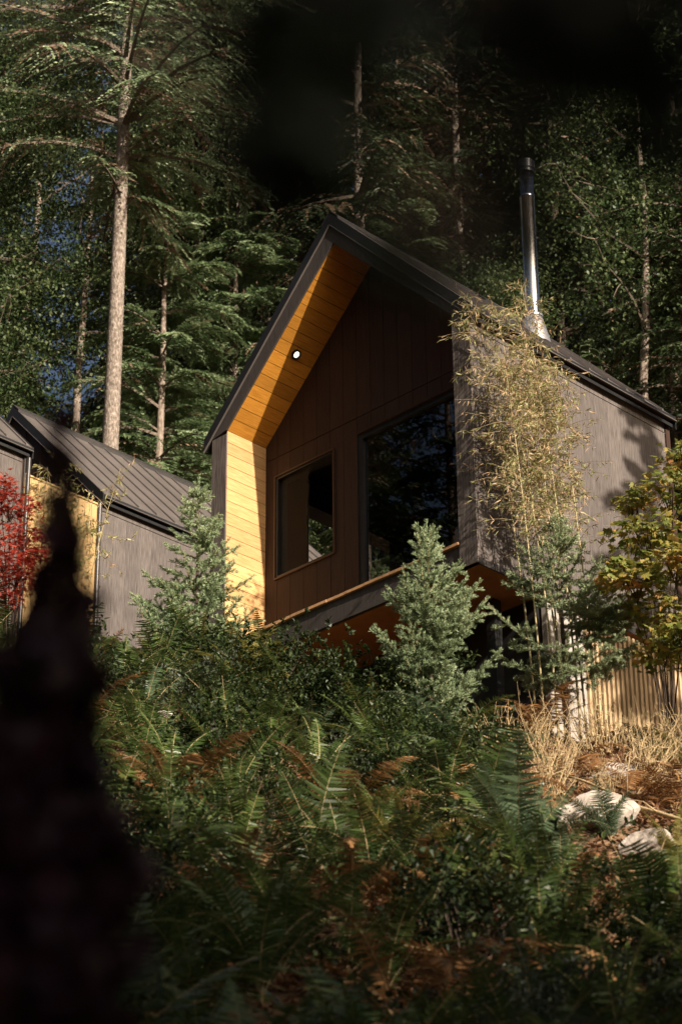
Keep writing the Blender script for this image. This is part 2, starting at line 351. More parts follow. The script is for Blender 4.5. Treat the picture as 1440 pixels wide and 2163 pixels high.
# rear wall with a dark interior
mb = MB(); mb.prism([(0, ZB), (W, ZB), (W, 3.28), (RX, zout(RX)-.25), (0, 3.2)], 1, L-.02, L+.02); CP(mb, 'rear_wall', M['charcoal'])
mb = MB(); mb.prism([(T, H), (W-T, H), (W/2, AP-.05)], 1, D+.06, D+.07); mb.box((T-.02, D+.1, 3.2), (W-T, L-.1, 3.25)); CP(mb, 'inner_ceiling', M['black'])
mb = MB(); mb.box((.03, D+.03, -.2), (W-.03, L-.02, -.06)); CP(mb, 'inner_floor', M['gable'])
# front corner fins
for x0 in (0, W-T+.0):
    mb = MB(); n = 3; bw = T/n
    for k in range(n): mb.box((x0+k*bw+.001, -.022, ZB), (x0+(k+1)*bw-.001, .0, 3.42 if x0 else 3.33))
    CP(mb, 'corner_fin', M['charcoal_trim'])
# rake boards above the fins
mb = MB()
for xe, sg in ((0, -1), (W, 1)):
    xi = T if sg < 0 else W-T
    mb = MB(); mb.prism([(xe, 3.335 if sg < 0 else 3.43), (xi, H), (W/2, AP), (W/2, RZ-.20), (RX, RZ-.20), (xe, zout(xe)-.20)], 1, -.03, -.002)
    CP(mb, 'rake_board', M['rake'])
# timber lining of the recess
for x_ in (T-.02, W-T):
    mb = MB(); strip_boards(mb, (x_, 0, 0), (0, D, 0), (0, 0, H), 18, (.02, 0, 0)); CP(mb, 'wall_lining', M['cedar'])
mb = MB()
strip_boards(mb, (T, 0, H), (0, D, 0), (W/2-T, 0, AP-H), 16, (-.015, 0, .017)); strip_boards(mb, (W-T, 0, H), (0, D, 0), (-(W/2-T), 0, AP-H), 16, (.015, 0, .017))
CP(mb, 'ceiling_lining', M['cedar_slope'])
mb = MB()
mb.prism([(T-.03, H+.022), (W/2, AP+.03), (W/2, AP+.10), (T-.03, H+.12)], 1, .01, D+.04); mb.prism([(W-T+.03, H+.022), (W/2, AP+.03), (W/2, AP+.10), (W-T+.03, H+.12)], 1, .01, D+.04)
CP(mb, 'lining_backing', M['black'])
# gable cladding: vertical boards, seam, two openings
WX0, WX1, WZ0, WZ1 = .52, 1.69, 1.19, 2.81
BX0, BX1, BZ1 = 2.16, W-T, 2.87
mb = MB(); bw = .27; x = T
xs = [T, .545-.27*0]
edges = [T]; e = .545
while e < W-T-.02: edges.append(e); e += .27
edges.append(W-T)
for a, b in zip(edges[:-1], edges[1:]):
    cuts = sorted({a, b} | {q for q in (WX0, WX1, BX0) if a+.01 < q < b-.01})
    for p, q in zip(cuts[:-1], cuts[1:]):
        m_ = (p+q)/2; segs = [(-.02, 3.135), (3.147, None)]
        if WX0 < m_ < WX1: segs = [(-.02, WZ0), (WZ1, 3.135), (3.147, None)]
        if m_ > BX0: segs = [(BZ1, 3.135), (3.147, None)]
        p2 = p+.004 if p == a else p; q2 = q-.004 if q == b else q
        for s0, s1 in segs:
            if s1 is None:
                pts = [(p2, s0), (q2, s0), (q2, zin(q2)+.03)] + ([(W/2, AP+.03)] if p2 < W/2 < q2 else []) + [(p2, zin(p2)+.03)]
                mb.prism(pts, 1, D, D+.024)
            else: mb.box((p2, D, s0), (q2, D+.024, s1))
CP(mb, 'gable_wall', M['gable'])
mb = MB()
for b in ((T, WX0, 0, H), (WX1, BX0, 0, H), (WX0, WX1, 0, WZ0), (WX0, WX1, WZ1, H), (BX0, W-T, BZ1, H)):
    mb.box((b[0], D+.026, b[2]), (b[1], D+.06, b[3]))
CP(mb, 'gable_backing', M['black'])
# small window: timber trim, deep reveal, pane
mb = MB(); f = .022
for a in ((WX0-f, WX1+f, WZ0-f, WZ0), (WX0-f, WX1+f, WZ1, WZ1+f), (WX0-f, WX0, WZ0, WZ1), (WX1, WX1+f, WZ0, WZ1)):
    mb.box((a[0], D-.022, a[2]), (a[1], D+.02, a[3]))
wn = CP(mb, 'small_window', M['trimwood'])
mb = MB(); r = .035
for a in ((WX0, WX1, WZ0, WZ0+r), (WX0, WX1, WZ1-r, WZ1), (WX0, WX0+r, WZ0+r, WZ1-r), (WX1-r*.4, WX1, WZ0+r, WZ1-r)):
    mb.box((a[0], D+.0, a[2]), (a[1], D+.20, a[3]))
CP(mb, 'frame', M['black'], wn)
mb = MB(); mb.box((WX0+r, D+.045, WZ0+r), (WX1-r*.4, D+.050, WZ1-r)); CP(mb, 'pane', M['clear'], wn)
# big window
mb = MB()
for a in ((BX0, BX0+.10, .0, BZ1), (BX0+.10, BX1, BZ1-.09, BZ1), (BX1-.06, BX1, 0, BZ1-.09), (BX0+.10, BX1-.06, 0, .06)):
    mb.box((a[0], D+.012, a[2]), (a[1], D+.10, a[3]))
bwn = CP(mb, 'large_window', M['black'])
mb = MB(); mb.box((BX0+.06, D-.030, BZ1-.012), (BX1, D+.012, BZ1+.018)); CP(mb, 'head_flashing', M['gable'], bwn)
mb = MB(); mb.box((BX0+.10, D+.06, .06), (BX1-.06, D+.072, BZ1-.09)); CP(mb, 'pane', M['glass'], bwn)
# deck
mb = MB(); k = 0; y = .0; xx = T
rb = np.random.default_rng(3)
while xx < W-T-.01:
    nx = min(xx+.33+.02*rb.random(), W-T); dz = .006*rb.random(); mb.box((xx, -.035-.012*rb.random(), -.045+dz), (nx-.005, .10, -.006+dz)); xx = nx
mb.box((T, .105, -.045), (W-T, D, -.01))
CP(mb, 'deck', M['deckwood'])
mb = MB(); mb.box((T+.001, .0, ZB), (W-T-.001, .045, -.05)); mb.box((T-.28, .0, ZB), (T-.0, .02, -.06)); CP(mb, 'deck_fascia', M['rake'])
mb = MB(); mb.box((.02, .05, ZB-.012), (W-.03, 1.30, ZB-.002)); mb.box((W-.14, .03, ZB-.03), (W-.004, L, ZB-.014)); CP(mb, 'underside_panel', M['soffit'])
mb = MB(); mb.box((.1, 1.31, -3.6), (W-.2, 1.36, ZB-.02)); mb.box((.1, 1.36, -3.6), (.15, L, ZB-.02)); CP(mb, 'crawl_space_wall', M['black'])
for k_, x_ in enumerate((.6, 4.3)):
    mb = MB(); mb.box((x_, .9, -3.6), (x_+.14, 1.04, ZB-.015)); CP(mb, 'post', M['black'])
mb = MB(); mb.box((W-.16, 1.36, -3.6), (W-.10, L-.02, ZB-.03)); mb.box((W-.10, 1.36, -3.6), (W-.08, 2.12, ZB-.03)); CP(mb, 'foundation_wall', M['panel'])
mb = MB(); y = 2.10; rb = np.random.default_rng(5)
while y < L+.3:
    mb.box((W-.075, y, -3.2), (W-.045+.006*rb.random(), y+.05, ZB-.06-.02*rb.random())); y += .098
CP(mb, 'slat_skirt', M['slat'])
roof_parts(cab, 0, L).location = (0, 0, .3734)
# eave soffit strip on the right side
mb = MB(); mb.slab((W+.002, 0, 3.262), (XR-W-.004, 0, -.005), (0, L+.05, 0), (0, 0, .01)); mb.box((W-.03, L, ZB), (W+.012, L+.09, 3.27)); CP(mb, 'eave_soffit', M['gable'])
# downlights
def downlight(x, y):
    sg = 1 if x < W/2 else -1; nrm = np.array([sg*math.sin(math.atan(SI)), 0, -math.cos(math.atan(SI))]); nrm = nrm/np.linalg.norm(nrm)
    c = np.array([x, y, zin(x)])
    a = np.array([0, 1.0, 0]); b = np.cross(nrm, a); mb = MB(); k = 20; th = np.arange(k)*2*math.pi/k
    rings = [(.075, .0), (.075, .03), (.05, .032), (.048, .012)]
    v = np.array([[c+nrm*h+r_*(math.cos(t)*a+math.sin(t)*b) for t in th] for r_, h in rings]).reshape(-1, 3)
    i = np.arange(3)[:, None]; j = np.arange(k)[None]
    mb.add(v, np.stack([i*k+j, i*k+(j+1) % k, (i+1)*k+(j+1) % k, (i+1)*k+j], -1).reshape(-1, 4))
    o = CP(mb, 'downlight', M['black'])
    mb = MB(); mb.add(np.array([c+nrm*.014+.047*(math.cos(t)*a+math.sin(t)*b) for t in th]), [list(range(k))]); CP(mb, 'lens', M['lens'], o)
downlight(1.32, .38); downlight(3.72, .30)
# flue
fx, fy = 3.78, 2.80
mb = MB(); fz = zout(fx)-.1; mb.lathe([(.108, fz), (.108, 7.05), (.114, 7.055), (.114, 7.09), (.108, 7.095), (.108, 7.56), (.0, 7.56)], (fx, fy, 0), 48); fl = CP(mb, 'flue', M['steel'], smooth=False)
for p in fl.data.polygons: p.use_smooth = True
mb = MB(); mb.lathe([(.0, 7.72), (.115, 7.72), (.145, 7.70), (.145, 7.56), (.133, 7.55), (.133, 7.50), (.108, 7.50)], (fx, fy, 0), 32); CP(mb, 'flue_cap', M['black'], fl)
mb = MB(); mb.lathe([(.25, fz-.12), (.19, fz+.14), (.15, fz+.30), (.098, fz+.42)], (fx, fy, 0), 28); mb.lathe([(.14, fz+.36), (.145, fz+.40), (.10, fz+.42)], (fx, fy, 0), 28); CP(mb, 'flashing', M['galv'], fl, True)

def small_cabin(name, off, L0, L1, label, with_front):
    root = empty(name, off, 0, label, 'cabin')
    mb = MB(); side_wall(mb, W-.022, W, L0, L1, ZB, 3.27, gap=.002); mb.build('right_side_wall', M['charcoal'], root)
    mb = MB(); mb.box((.02, L0+.03, ZB), (W-.024, L1-.02, 3.26)); mb.build('wall_core', M['black'], root)
    for nm_, y in (('gable_wall', (L0, L0+.024)), ('rear_wall', (L1, L1+.024))):
      mb = MB(); x = 0.0
      while x < W-.01:
            e_ = min(x+.47, W)
            pts = [(x+.003, ZB), (e_-.003, ZB), (e_-.003, zout(e_)-.16)] + ([(RX, RZ-.18)] if x < RX < e_ else []) + [(x+.003, zout(x)-.16)]
            mb.prism(pts, 1, *y)
            if y[0] == L0: mb.box((e_-.012, L0-.022, ZB), (e_+.006, L0, zout(min(e_, W))-.2))
            x = e_
      mb.build(nm_, M['gable'], root)
    for ya, yb in ((L0-.05, L0), (L1+.024, L1+.05)):
        mb = MB(); mb.box((W-.03, ya, ZB), (W+.03, yb, 3.28)); mb.build('corner_trim', M['fascia'], root)
    roof_parts(root, L0, L1)
    mb = MB(); mb.lathe([(.038, -.3), (.038, 3.15)], (W+.06, L1+.09 if not with_front else L0-.08, 0), 12); mb.build('downpipe', M['fascia'], root, True)
    return root
O2 = (-10.1, 2.1, 1.78)
small_cabin('rear_cabin', O2, 0, 6.7, 'dark cabin with long seamed metal roof behind the main cabin on the left', True)
O1 = (-10.1, .42, 2.06)
small_cabin('edge_cabin', O1, -5.2, 0, 'dark cabin cut off by the left edge of the photo', False)
sc = empty('timber_screen', (-5.1, .47, 1.35), 0, 'golden vertical-board timber screen between the two left cabins', 'screen')
mb = MB(); y = .0
while y < 1.53: mb.box((0, y+.003, -.6), (.03, y+.135, 3.55)); y += .14
mb.build('boards', M['screen'], sc)
mb = MB(); mb.box((.0, 0, 3.55), (.05, 1.55, 3.58)); mb.build('top_rail', M['screen'], sc)

# ------------------------------------------------------------------ foliage builders
DIA = ([(-.0, 0), (.5, .42), (0, 1), (-.5, .42)], [(0, 1, 2, 3)])        # x = width, y = length
def unit(v): return v/(np.linalg.norm(v, axis=-1, keepdims=True)+1e-9)
def rnd(g, *s): return g.standard_normal(s)
def leaves(mb, P, Dr, Nn, Ln, Wd, tpl=DIA):
    Dr = unit(Dr); X = unit(np.cross(Dr, Nn)); mb.stamp(tpl[0], tpl[1], P, X, Dr, Wd, Ln, Z=np.cross(X, Dr), sz=Ln)
def conifer(g, Ht, h0, R, nb, nt_, nl, e=.2, droop=.45, ll=.13, lw=.045, top=.8, dead=0, base_r=.18, rtop=.15, tipdroop=.25, lean=(0, 0), whorl=.55, wb=.03):
    """returns trunk, limbs, crown, dead mesh builders"""
    tr, lb, cr, dd = MB(), MB(), MB(), MB()
    hh = np.linspace(-.6, Ht, 14); wobx = np.cumsum(rnd(g, 14))*wb+lean[0]*hh/Ht; woby = np.cumsum(rnd(g, 14))*wb+lean[1]*hh/Ht
    pts = np.stack([wobx, woby, hh], 1); tr.tube(pts, base_r*np.clip(1-hh/Ht, 0.04, 1)**.75*(1+.25*np.exp(-np.clip(hh, 0, 99)/.5)), 10)
    u = (np.arange(nb)+g.random(nb))/nb; h = h0+(Ht-h0)*u**.95; hq = np.round(h/whorl)*whorl; h = np.clip(hq+.10*whorl*rnd(g, nb)+.02, h0*.8, Ht*.99)
    t_ = (h-h0)/(Ht-h0); Lb = R*(np.clip(1-t_, 0, 1)**top+.05)*(.55+.6*g.random(nb)); Lb *= np.clip(.45+t_*5, 0, 1)
    ph = g.random(nb)*2*math.pi
    el = e*(1-.3*t_)+.3*t_+.15*rnd(g, nb)
    dr = np.stack([np.cos(ph), np.sin(ph), np.zeros(nb)], 1); pp = np.stack([-np.sin(ph), np.cos(ph), np.zeros(nb)], 1); up = np.array([0, 0, 1.0])
    B = np.stack([np.interp(h, hh, wobx), np.interp(h, hh, woby), h], 1)
    def P(i, s): return B[i]+Lb[i][..., None]*(dr[i]*s[..., None]+up*(el[i]*s-droop*s*s)[..., None])
    for k in range(nb):
        s = np.linspace(0, 1, 5); lb.tube(P(np.full(5, k), s), .018*Lb[k]*(1-s*.9)+.004, 3, False)
    # twigs
    I = np.repeat(np.arange(nb), nt_); kq = np.tile(np.arange(nt_), nb); s = .10+.90*((kq//2*2+1.2*g.random(nb*nt_))/nt_); s = np.clip(s, .08, 1.0); side = np.where(kq % 2 == 0, -1., 1.)
    ang = .80+.16*rnd(g, nb*nt_)
    td = dr[I]*np.cos(ang)[:, None]+side[:, None]*pp[I]*np.sin(ang)[:, None]; td = unit(td+up*(.6*(el[I]-2*droop*s)+.08*rnd(g, nb*nt_))[:, None])
    tl = Lb[I]*.50*(1.08-s*.78)*(.6+.6*g.random(nb*nt_)); tp = P(I, s)
    J = np.repeat(np.arange(len(I)), nl); q = (np.tile(np.arange(nl), len(I))+g.random(len(J)))/nl
    pos = tp[J]+td[J]*(q*tl[J])[:, None]-up*(tipdroop*q*q*tl[J])[:, None]
    sd = np.where(np.arange(len(J)) % 2 == 0, -1., 1.); tn = unit(np.cross(td[J], up))
    ld = unit(td[J]*(.75+.3*q[:, None])+tn*(sd*.75*(1-.5*q))[:, None]+.16*rnd(g, len(J), 3)-up*(.15+tipdroop*q)[:, None]); tj = .35*rnd(g, len(I), 3)
    nn = unit(up*.75+dr[I][J]*.45+tj[J]+.28*rnd(g, len(J), 3))
    sc_ = (.7+.6*g.random(len(J)))*(1.25-.55*q)
    isd = (g.random(len(I)) < dead)[J]
    for mb_, mk in ((cr, ~isd), (dd, isd)):
        if mk.any(): leaves(mb_, pos[mk], ld[mk], nn[mk], ll*sc_[mk], lw*sc_[mk])
    return tr, lb, cr, dd
def assemble(name, parts, bark, leaf, dead=None, small=False):
    root = empty(name, (0, 0, 0))
    tr, lb, cr, dd = parts
    tr.build('trunk', bark, root, True)
    if lb.n: lb.build('limbs', M['limb'], root)
    if cr.n: cr.build('crown', leaf, root)
    if dd.n and dead: dd.build('dead_sprays', dead, root)
    return root
def place(root, p, rz, s=1, label=None, cat='tree', group=None, fresh=None):
    o = root if not root.get('used') else copy_tree(root)
    root['used'] = 1
    o.location = tuple(p); o.rotation_euler = (0, 0, rz); o.scale = (s, s, s)
    for k in ('label', 'group'):
        if k in o: del o[k]
    tag(o, label, cat, group)
    return o
def broadleaf(g, Ht, base_r, nlimb, R, ncl, nlv, ll=.11, lw=.07, lo=.45, lean=(0, 0), limb_up=.9, spread=.55):
    tr, lb, cr, dd = MB(), MB(), MB(), MB()
    hh = np.linspace(-.5, Ht, 14); wx = np.cumsum(rnd(g, 14))*.07+lean[0]*hh/Ht; wy = np.cumsum(rnd(g, 14))*.07+lean[1]*hh/Ht
    tr.tube(np.stack([wx, wy, hh], 1), base_r*np.clip(1-hh/Ht, .06, 1)**.7, 8)
    ends = []
    for k in range(nlimb):
        h = Ht*(lo+(1-lo)*(k+g.random())/nlimb); a = g.random()*6.28; l = R*(1.1-.6*(h/Ht))*(.6+.6*g.random())
        b = np.array([np.interp(h, hh, wx), np.interp(h, hh, wy), h]); s = np.linspace(0, 1, 6)[:, None]
        d = np.array([math.cos(a), math.sin(a), 0]); pts = b+l*(d*s+np.array([0, 0, limb_up])*s*(.4+.5*s))+np.cumsum(rnd(g, 6, 3), 0)*.04*l
        lb.tube(pts, base_r*.32*(1-s[:, 0]*.85), 4, False)
        for q in (2, 3, 4, 5):
            for z in range(2):
                e = pts[q]+rnd(g, 3)*.25*l*np.array([1, 1, .7]); lb.tube([pts[q], (pts[q]+e)/2+rnd(g, 3)*.03, e], [.012, .009, .005], 3, False); ends.append(e)
    ends = np.array(ends); idx = g.integers(0, len(ends), ncl); cc = ends[idx]+rnd(g, ncl, 3)*spread*np.array([1, 1, .6])
    J = np.repeat(np.arange(ncl), nlv); pos = cc[J]+rnd(g, len(J), 3)*.20*np.array([1, 1, .6])
    leaves(cr, pos, unit(rnd(g, len(J), 3)+np.array([0, 0, -.3])), unit(np.array([0, 0, 1.])+.7*rnd(g, len(J), 3)), ll*(.6+.8*g.random(len(J))), lw*(.6+.8*g.random(len(J))))
    return tr, lb, cr, dd

G = lambda k: np.random.default_rng(k)
# ---- tree kinds
big_fir = assemble('tall_fir', conifer(G(1), 34, 13.6, 4.4, 190, 34, 24, .35, .45, .11, .038, .5, .25, .20, tipdroop=.6, whorl=.9, wb=.015), M['bark'], M['fir'], M['deadspray'])
hem_a = assemble('hemlock_tree', conifer(G(2), 18, .8, 3.0, 190, 36, 20, .42, .60, .10, .042, .7, .04, .13, tipdroop=.35, whorl=.6), M['bark_pale'], M['hemlock_sunlit'], M['deadspray'])
hem_b = assemble('hemlock_tree', conifer(G(3), 23, 2.0, 3.5, 130, 34, 20, .30, .52, .12, .050, .7, .06, .16, tipdroop=.4, whorl=.8), M['bark_dark'], M['hemlock'], M['deadspray'])
ced_a = assemble('cedar_tree', conifer(G(4), 27, 2.0, 4.0, 130, 34, 20, .15, .5, .13, .055, .65, .08, .2, tipdroop=.8, whorl=.9), M['bark_dark'], M['cedarleaf'], M['deadspray'])
ced_b = assemble('cedar_tree', conifer(G(5), 30, 7.5, 4.0, 120, 34, 20, .2, .45, .13, .055, .6, .12, .2, tipdroop=.7, whorl=.9), M['bark'], M['cedarleaf'], M['deadspray'])
ald_a = assemble('alder_tree', broadleaf(G(6), 19, .12, 16, 2.6, 750, 34, .075, .05), M['bark_pale'], M['alder'])
ald_b = assemble('alder_tree', broadleaf(G(7), 16, .11, 14, 2.4, 800, 34, .075, .05, lo=.4, lean=(.8, .3)), M['bark_pale'], M['alder'])
ald_c = assemble('maple_tree', broadleaf(G(8), 12, .11, 16, 2.8, 1100, 34, .085, .06, lo=.15), M['bark_dark'], M['alder'])

def tree_at(kind, px, dist_h, s=1, rz=None, label=None, cat='tree', group=None, sink=.2, dz=0):
    """a tree standing on the slope dist_h metres out, in the direction seen at column px"""
    d = ray(px, 700); d = d[:2]/np.linalg.norm(d[:2]); k = dist_h/(d@FH); x, y = CAM[0]+d[0]*k, CAM[1]+d[1]*k
    return place(kind, (x, y, float(ground(x, y))-sink+dz), rng.random()*6.28 if rz is None else rz, s, label, cat, group)
# hero trees that can be told apart
tree_at(big_fir, 243, 41, 1, 0.4, 'tall fir with pale bare trunk rising behind the left cabin roof')
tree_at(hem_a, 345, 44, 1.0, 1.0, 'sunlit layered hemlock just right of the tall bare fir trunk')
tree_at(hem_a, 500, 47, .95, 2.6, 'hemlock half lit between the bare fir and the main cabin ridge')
tree_at(ced_b, 768, 46, .9, .5, 'conifer whose pale trunk shows right above the main cabin ridge')
tree_at(ced_b, 968, 50, .85, 2.2, 'conifer with thin pale trunk showing behind the right roof slope')
tree_at(ald_b, 1322, 43, 1.15, 1.6, 'slender leaning tree with pale mottled trunk to the right of the flue')
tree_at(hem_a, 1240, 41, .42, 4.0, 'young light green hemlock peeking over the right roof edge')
tree_at(hem_b, 1400, 46, .7, 3.3, 'dark hemlock above the far right roof corner')
tree_at(ald_a, 135, 44, 1.0, .3, 'slender forked tree with pale trunks left of the tall bare fir')
tree_at(ald_b, 25, 42, 1.0, 5.0, 'thin pale tree at the far left edge behind the cabins')
tree_at(ald_a, 70, 49, 1.0, 2.0, 'leafy alder in the gap at the far left')
k_ = 0
for px, dh, kind, s in [(-60, 52, hem_b, 1), (300, 58, hem_b, 1.1), (420, 56, ced_a, 1.0), (560, 54, ced_a, 1.05), (640, 50, hem_b, .9), (700, 60, ced_a, 1.1), (830, 53, ald_a, 1.2),
        (900, 58, ced_a, 1.1), (860, 47, hem_a, .8), (1040, 52, hem_b, 1.0), (1110, 60, ced_a, 1.1), (1180, 50, ced_a, .85), (1270, 56, hem_b, 1.1), (1360, 60, ced_a, 1.1), (1450, 50, ced_a, .9), (1520, 43, hem_b, .9),
        (380, 68, ced_a, 1.1), (520, 66, hem_b, 1.3), (760, 70, ced_a, 1.2), (960, 68, hem_b, 1.3), (1160, 70, ced_a, 1.2), (1330, 70, ced_a, 1.2), (1480, 66, hem_b, 1.2), (-40, 44, ald_c, 1.0), (620, 44, ald_c, .55), (1000, 42, ald_c, .7)]:
    sp = {'hemlock_tree': 'hemlock', 'cedar_tree': 'cedar', 'alder_tree': 'leafy alder', 'maple_tree': 'low bushy maple'}[kind.name.split('.')[0]]
    lm = [(0, 'off the left edge of the photo'), (110, 'at the far left above the left cabins'), (330, 'behind the tall bare fir'), (470, 'between the fir and the main cabin gable'), (590, 'just left of the main cabin ridge'), (720, 'right behind the main cabin ridge'), (880, 'above the upper right roof slope'), (1010, 'left of the flue'), (1120, 'directly behind the flue'), (1220, 'just right of the flue'), (1310, 'beside the slender leaning tree'), (1400, 'above the far right roof corner'), (9999, 'at the right edge of the photo')]
    where = next(t_ for q_, t_ in lm if px < q_); depth = 'near' if dh < 50 else 'second-row' if dh < 62 else 'farthest'
    tree_at(kind, px, dh, s, None, depth+' forest '+sp+' '+where, 'tree', 'forest trees behind the cabins')
place(hem_a, (15.5, 1.7, float(ground(15.5, 1.7))-.3), 1.1, (8.8-float(ground(15.5, 1.7)))/18.0, 'unseen young hemlock added right of the frame to dapple the cabin side wall', 'tree')  # added unseen tree, sized so its shadow dapples the side wall
# trees beside and behind the camera: they shade the bank and show in the big window
def tree_xy(kind, x, y, s, label, group, dz=0): place(kind, (x, y, float(ground(x, y))-.3+dz), rng.random()*6.28, s, label, 'tree', group)
for x, y, s in [(35, -18.5, .9), (36, -22.5, .9), (43, -17, .9), (33, -27, .9), (31, -20.5, .7)]:
    tree_xy(ced_a, x, y, s, 'cedar standing right of the camera that shades the bank', 'cedars outside the frame on the right')
for x, y, s in [(36, -10.4, .90), (38, -13.5, 1.1), (31, -14.2, .95), (41, -11.6, 1.1)]:
    place(hem_b, (x, y, float(ground(x, y))-.3), rng.random()*6.28, s, 'hemlock right of the camera that dapples the bank with shade', 'tree', 'hemlocks outside the frame on the right')
for x, y, s in [(4.5, -13.5, .85), (9, -16.8, .85), (14.6, -20.8, .85), (21.3, -11.6, .75), (25, -13.6, .75), (17.5, -10.6, .42), (29, -17, .8), (15, -24, .9), (20, -42, 1), (30, -44, 1), (8, -44, 1), (12, -36, 1), (38, -36, 1), (22, -34, .8), (15, -28, .8), (46, -28, 1), (2, -26, .9)]:  # unseen cedars added to block sky light and sun from the bank
    tree_xy(ced_a, x, y, s, 'unseen cedar added around the camera to block light from the bank', 'added cedars around the camera')
for x, y, s in [(14, 13.5, 1), (18, 12.5, 1.1), (23, 13, 1.2), (28, 11.5, 1.2), (20, 17, 1.1), (26, 24, .9), (32, 22, 1), (20, 33, 1), (38, 28, 1.1), (10, 42, 1), (28, 36, 1), (45, 20, 1)]:  # unseen cedars added to keep the upper forest in shade
    tree_xy(ced_a, x, y, s, 'unseen cedar added on the hillside right of the frame to shade the forest', 'added cedars outside the frame on the hillside')
for x, y, s in [(-7, -16, .9), (-12, -20, .9), (-2, -22, 1), (-16, -12, .8), (-9, -28, 1), (4, -30, 1), (-20, -22, 1), (-20, -34, 1), (-4, -38, 1.1), (-8, -9, .8), (-13, -15, .9), (-4, -13, .8), (-17, -6, 1), (-6, -22, 1), (-14, -26, 1.1), (-24, -14, 1.1), (0, -17, .8), (-25, -28, 1.1), (-11, -11, .9), (-4.5, -8.5, .8), (1, -12.5, .8)]:
    tree_xy(hem_b, x, y, s, 'hemlock across the clearing reflected in the large window', 'hemlocks outside the frame on the left')

# ------------------------------------------------------------------ understorey
def spruce(g, Ht, R, seg, nd, e=.65, nw=None, low=.12, nlen=.022, pw=.85, bend=0):
    tr, cr, lb = MB(), MB(), MB(); nw = nw or int(Ht/.17)
    tr.tube([(0, 0, -.3), (0.01, 0, Ht*.5), (0, 0.01, Ht)], [.028*Ht/2.2, .017*Ht/2.2, .004], 7)
    A, Bp = [], []
    for k in range(nw):
        t_ = (k+.4*g.random())/nw; h = Ht*(low+(1-low)*t_*.97); l0 = R*(1-t_)**pw+.10
        l0 *= min(1, .55+t_*3)
        for q in range(g.integers(4, 6)):
            a = g.random()*6.28; l = l0*(.7+.5*g.random()); d = np.array([math.cos(a), math.sin(a), 0]); pr = np.array([-d[1], d[0], 0]); ee = e*(.55+.75*t_)+.12*g.standard_normal()
            def P(s): return np.array([0, 0, h])+l*(d*s+np.array([0, 0, 1])*(ee*s+.10*s*s-.25*s*(1-t_)*(1-s)))
            lb.tube([P(0), P(.5), P(1)], [.008, .005, .003], 4, False)
            for s0 in np.arange(0, 1, .25): A.append(P(s0)); Bp.append(P(s0+.25))
            m_ = max(2, int(l/seg))
            for j_ in range(m_):
                s = .22+.75*(j_+g.random()*.5)/m_
                for sd in (-1, 1):
                    tl = (.09+.38*l*(1-s))*(.7+.5*g.random()); td = unit(d*.75+sd*pr*.75*(.6+.8*g.random())+np.array([0, 0, ee*.55-bend+.25*g.standard_normal()])); b = P(s)
                    A.append(b); Bp.append(b+td*tl)
                    if tl > .2:
                        for sd2 in (-1, 1):
                            b2 = b+td*tl*.5; A.append(b2); Bp.append(b2+unit(td+sd2*.8*unit(np.cross(td, [0, 0, 1])))*tl*.4)
    A.append(np.array([0, 0, Ht*.9])); Bp.append(np.array([0, 0, Ht+.16]))
    for q in range(4):
        a = q*1.57+.4; A.append(np.array([0, 0, Ht*.93])); Bp.append(np.array([math.cos(a)*.14, math.sin(a)*.14, Ht*.93+.2]))
    A = np.array(A); Bp = np.array(Bp); ln = np.linalg.norm(Bp-A, axis=1); n = np.maximum(4, (ln*nd).astype(int)); J = np.repeat(np.arange(len(A)), n)
    q = g.random(len(J)); ax = unit(Bp-A)[J]; pos = A[J]+(Bp-A)[J]*q[:, None]; rr = unit(np.cross(ax, rnd(g, len(J), 3)))
    up = np.array([0, 0, .35]); nd_ = unit(rr+ax*.75+up)
    leaves(cr, pos, nd_, unit(rnd(g, len(J), 3)), nlen*(1.1+.6*g.random(len(J))), .0075, DIA)
    return tr, lb, cr
def spruce_at(px_, base, tip, lab, g, mat, dd, R, **k):
    d = ray(px_, base); P = CAM+d*dd; gz = float(ground(P[0], P[1]))
    u = ray(px_, tip); kk = np.linalg.norm((P-CAM)[:2])/np.linalg.norm(u[:2]); zt = CAM[2]+u[2]*kk
    root = empty('young_spruce', (P[0], P[1], gz), 0, lab, 'spruce')
    tr, lb, cr = spruce(g, zt-gz-.16, R, **k)
    tr.build('trunk', M['bark_dark'], root, True); lb.build('limbs', M['twig'], root); cr.build('needles', mat, root)
    return root
spruce_at(910, 1490, 1098, 'bushy young spruce standing right in front of the cabin deck', G(21), M['spruce'], 28.2, .80, seg=.13, nd=640, e=.9, nlen=.028)
spruce_at(412, 1400, 1003, 'blue-green young spruce with long tip in front of the left cabin wall', G(22), M['spruce'], 32.3, 1.0, seg=.18, nd=560, e=.5, nlen=.028, pw=1.1)
spruce_at(1197, 1530, 1075, 'open young spruce with dark lower branches before the slatted skirt', G(23), M['spruce_green'], 29.0, 1.22, seg=.18, nd=560, e=.45, nlen=.028, low=.25, nw=14, bend=.25)

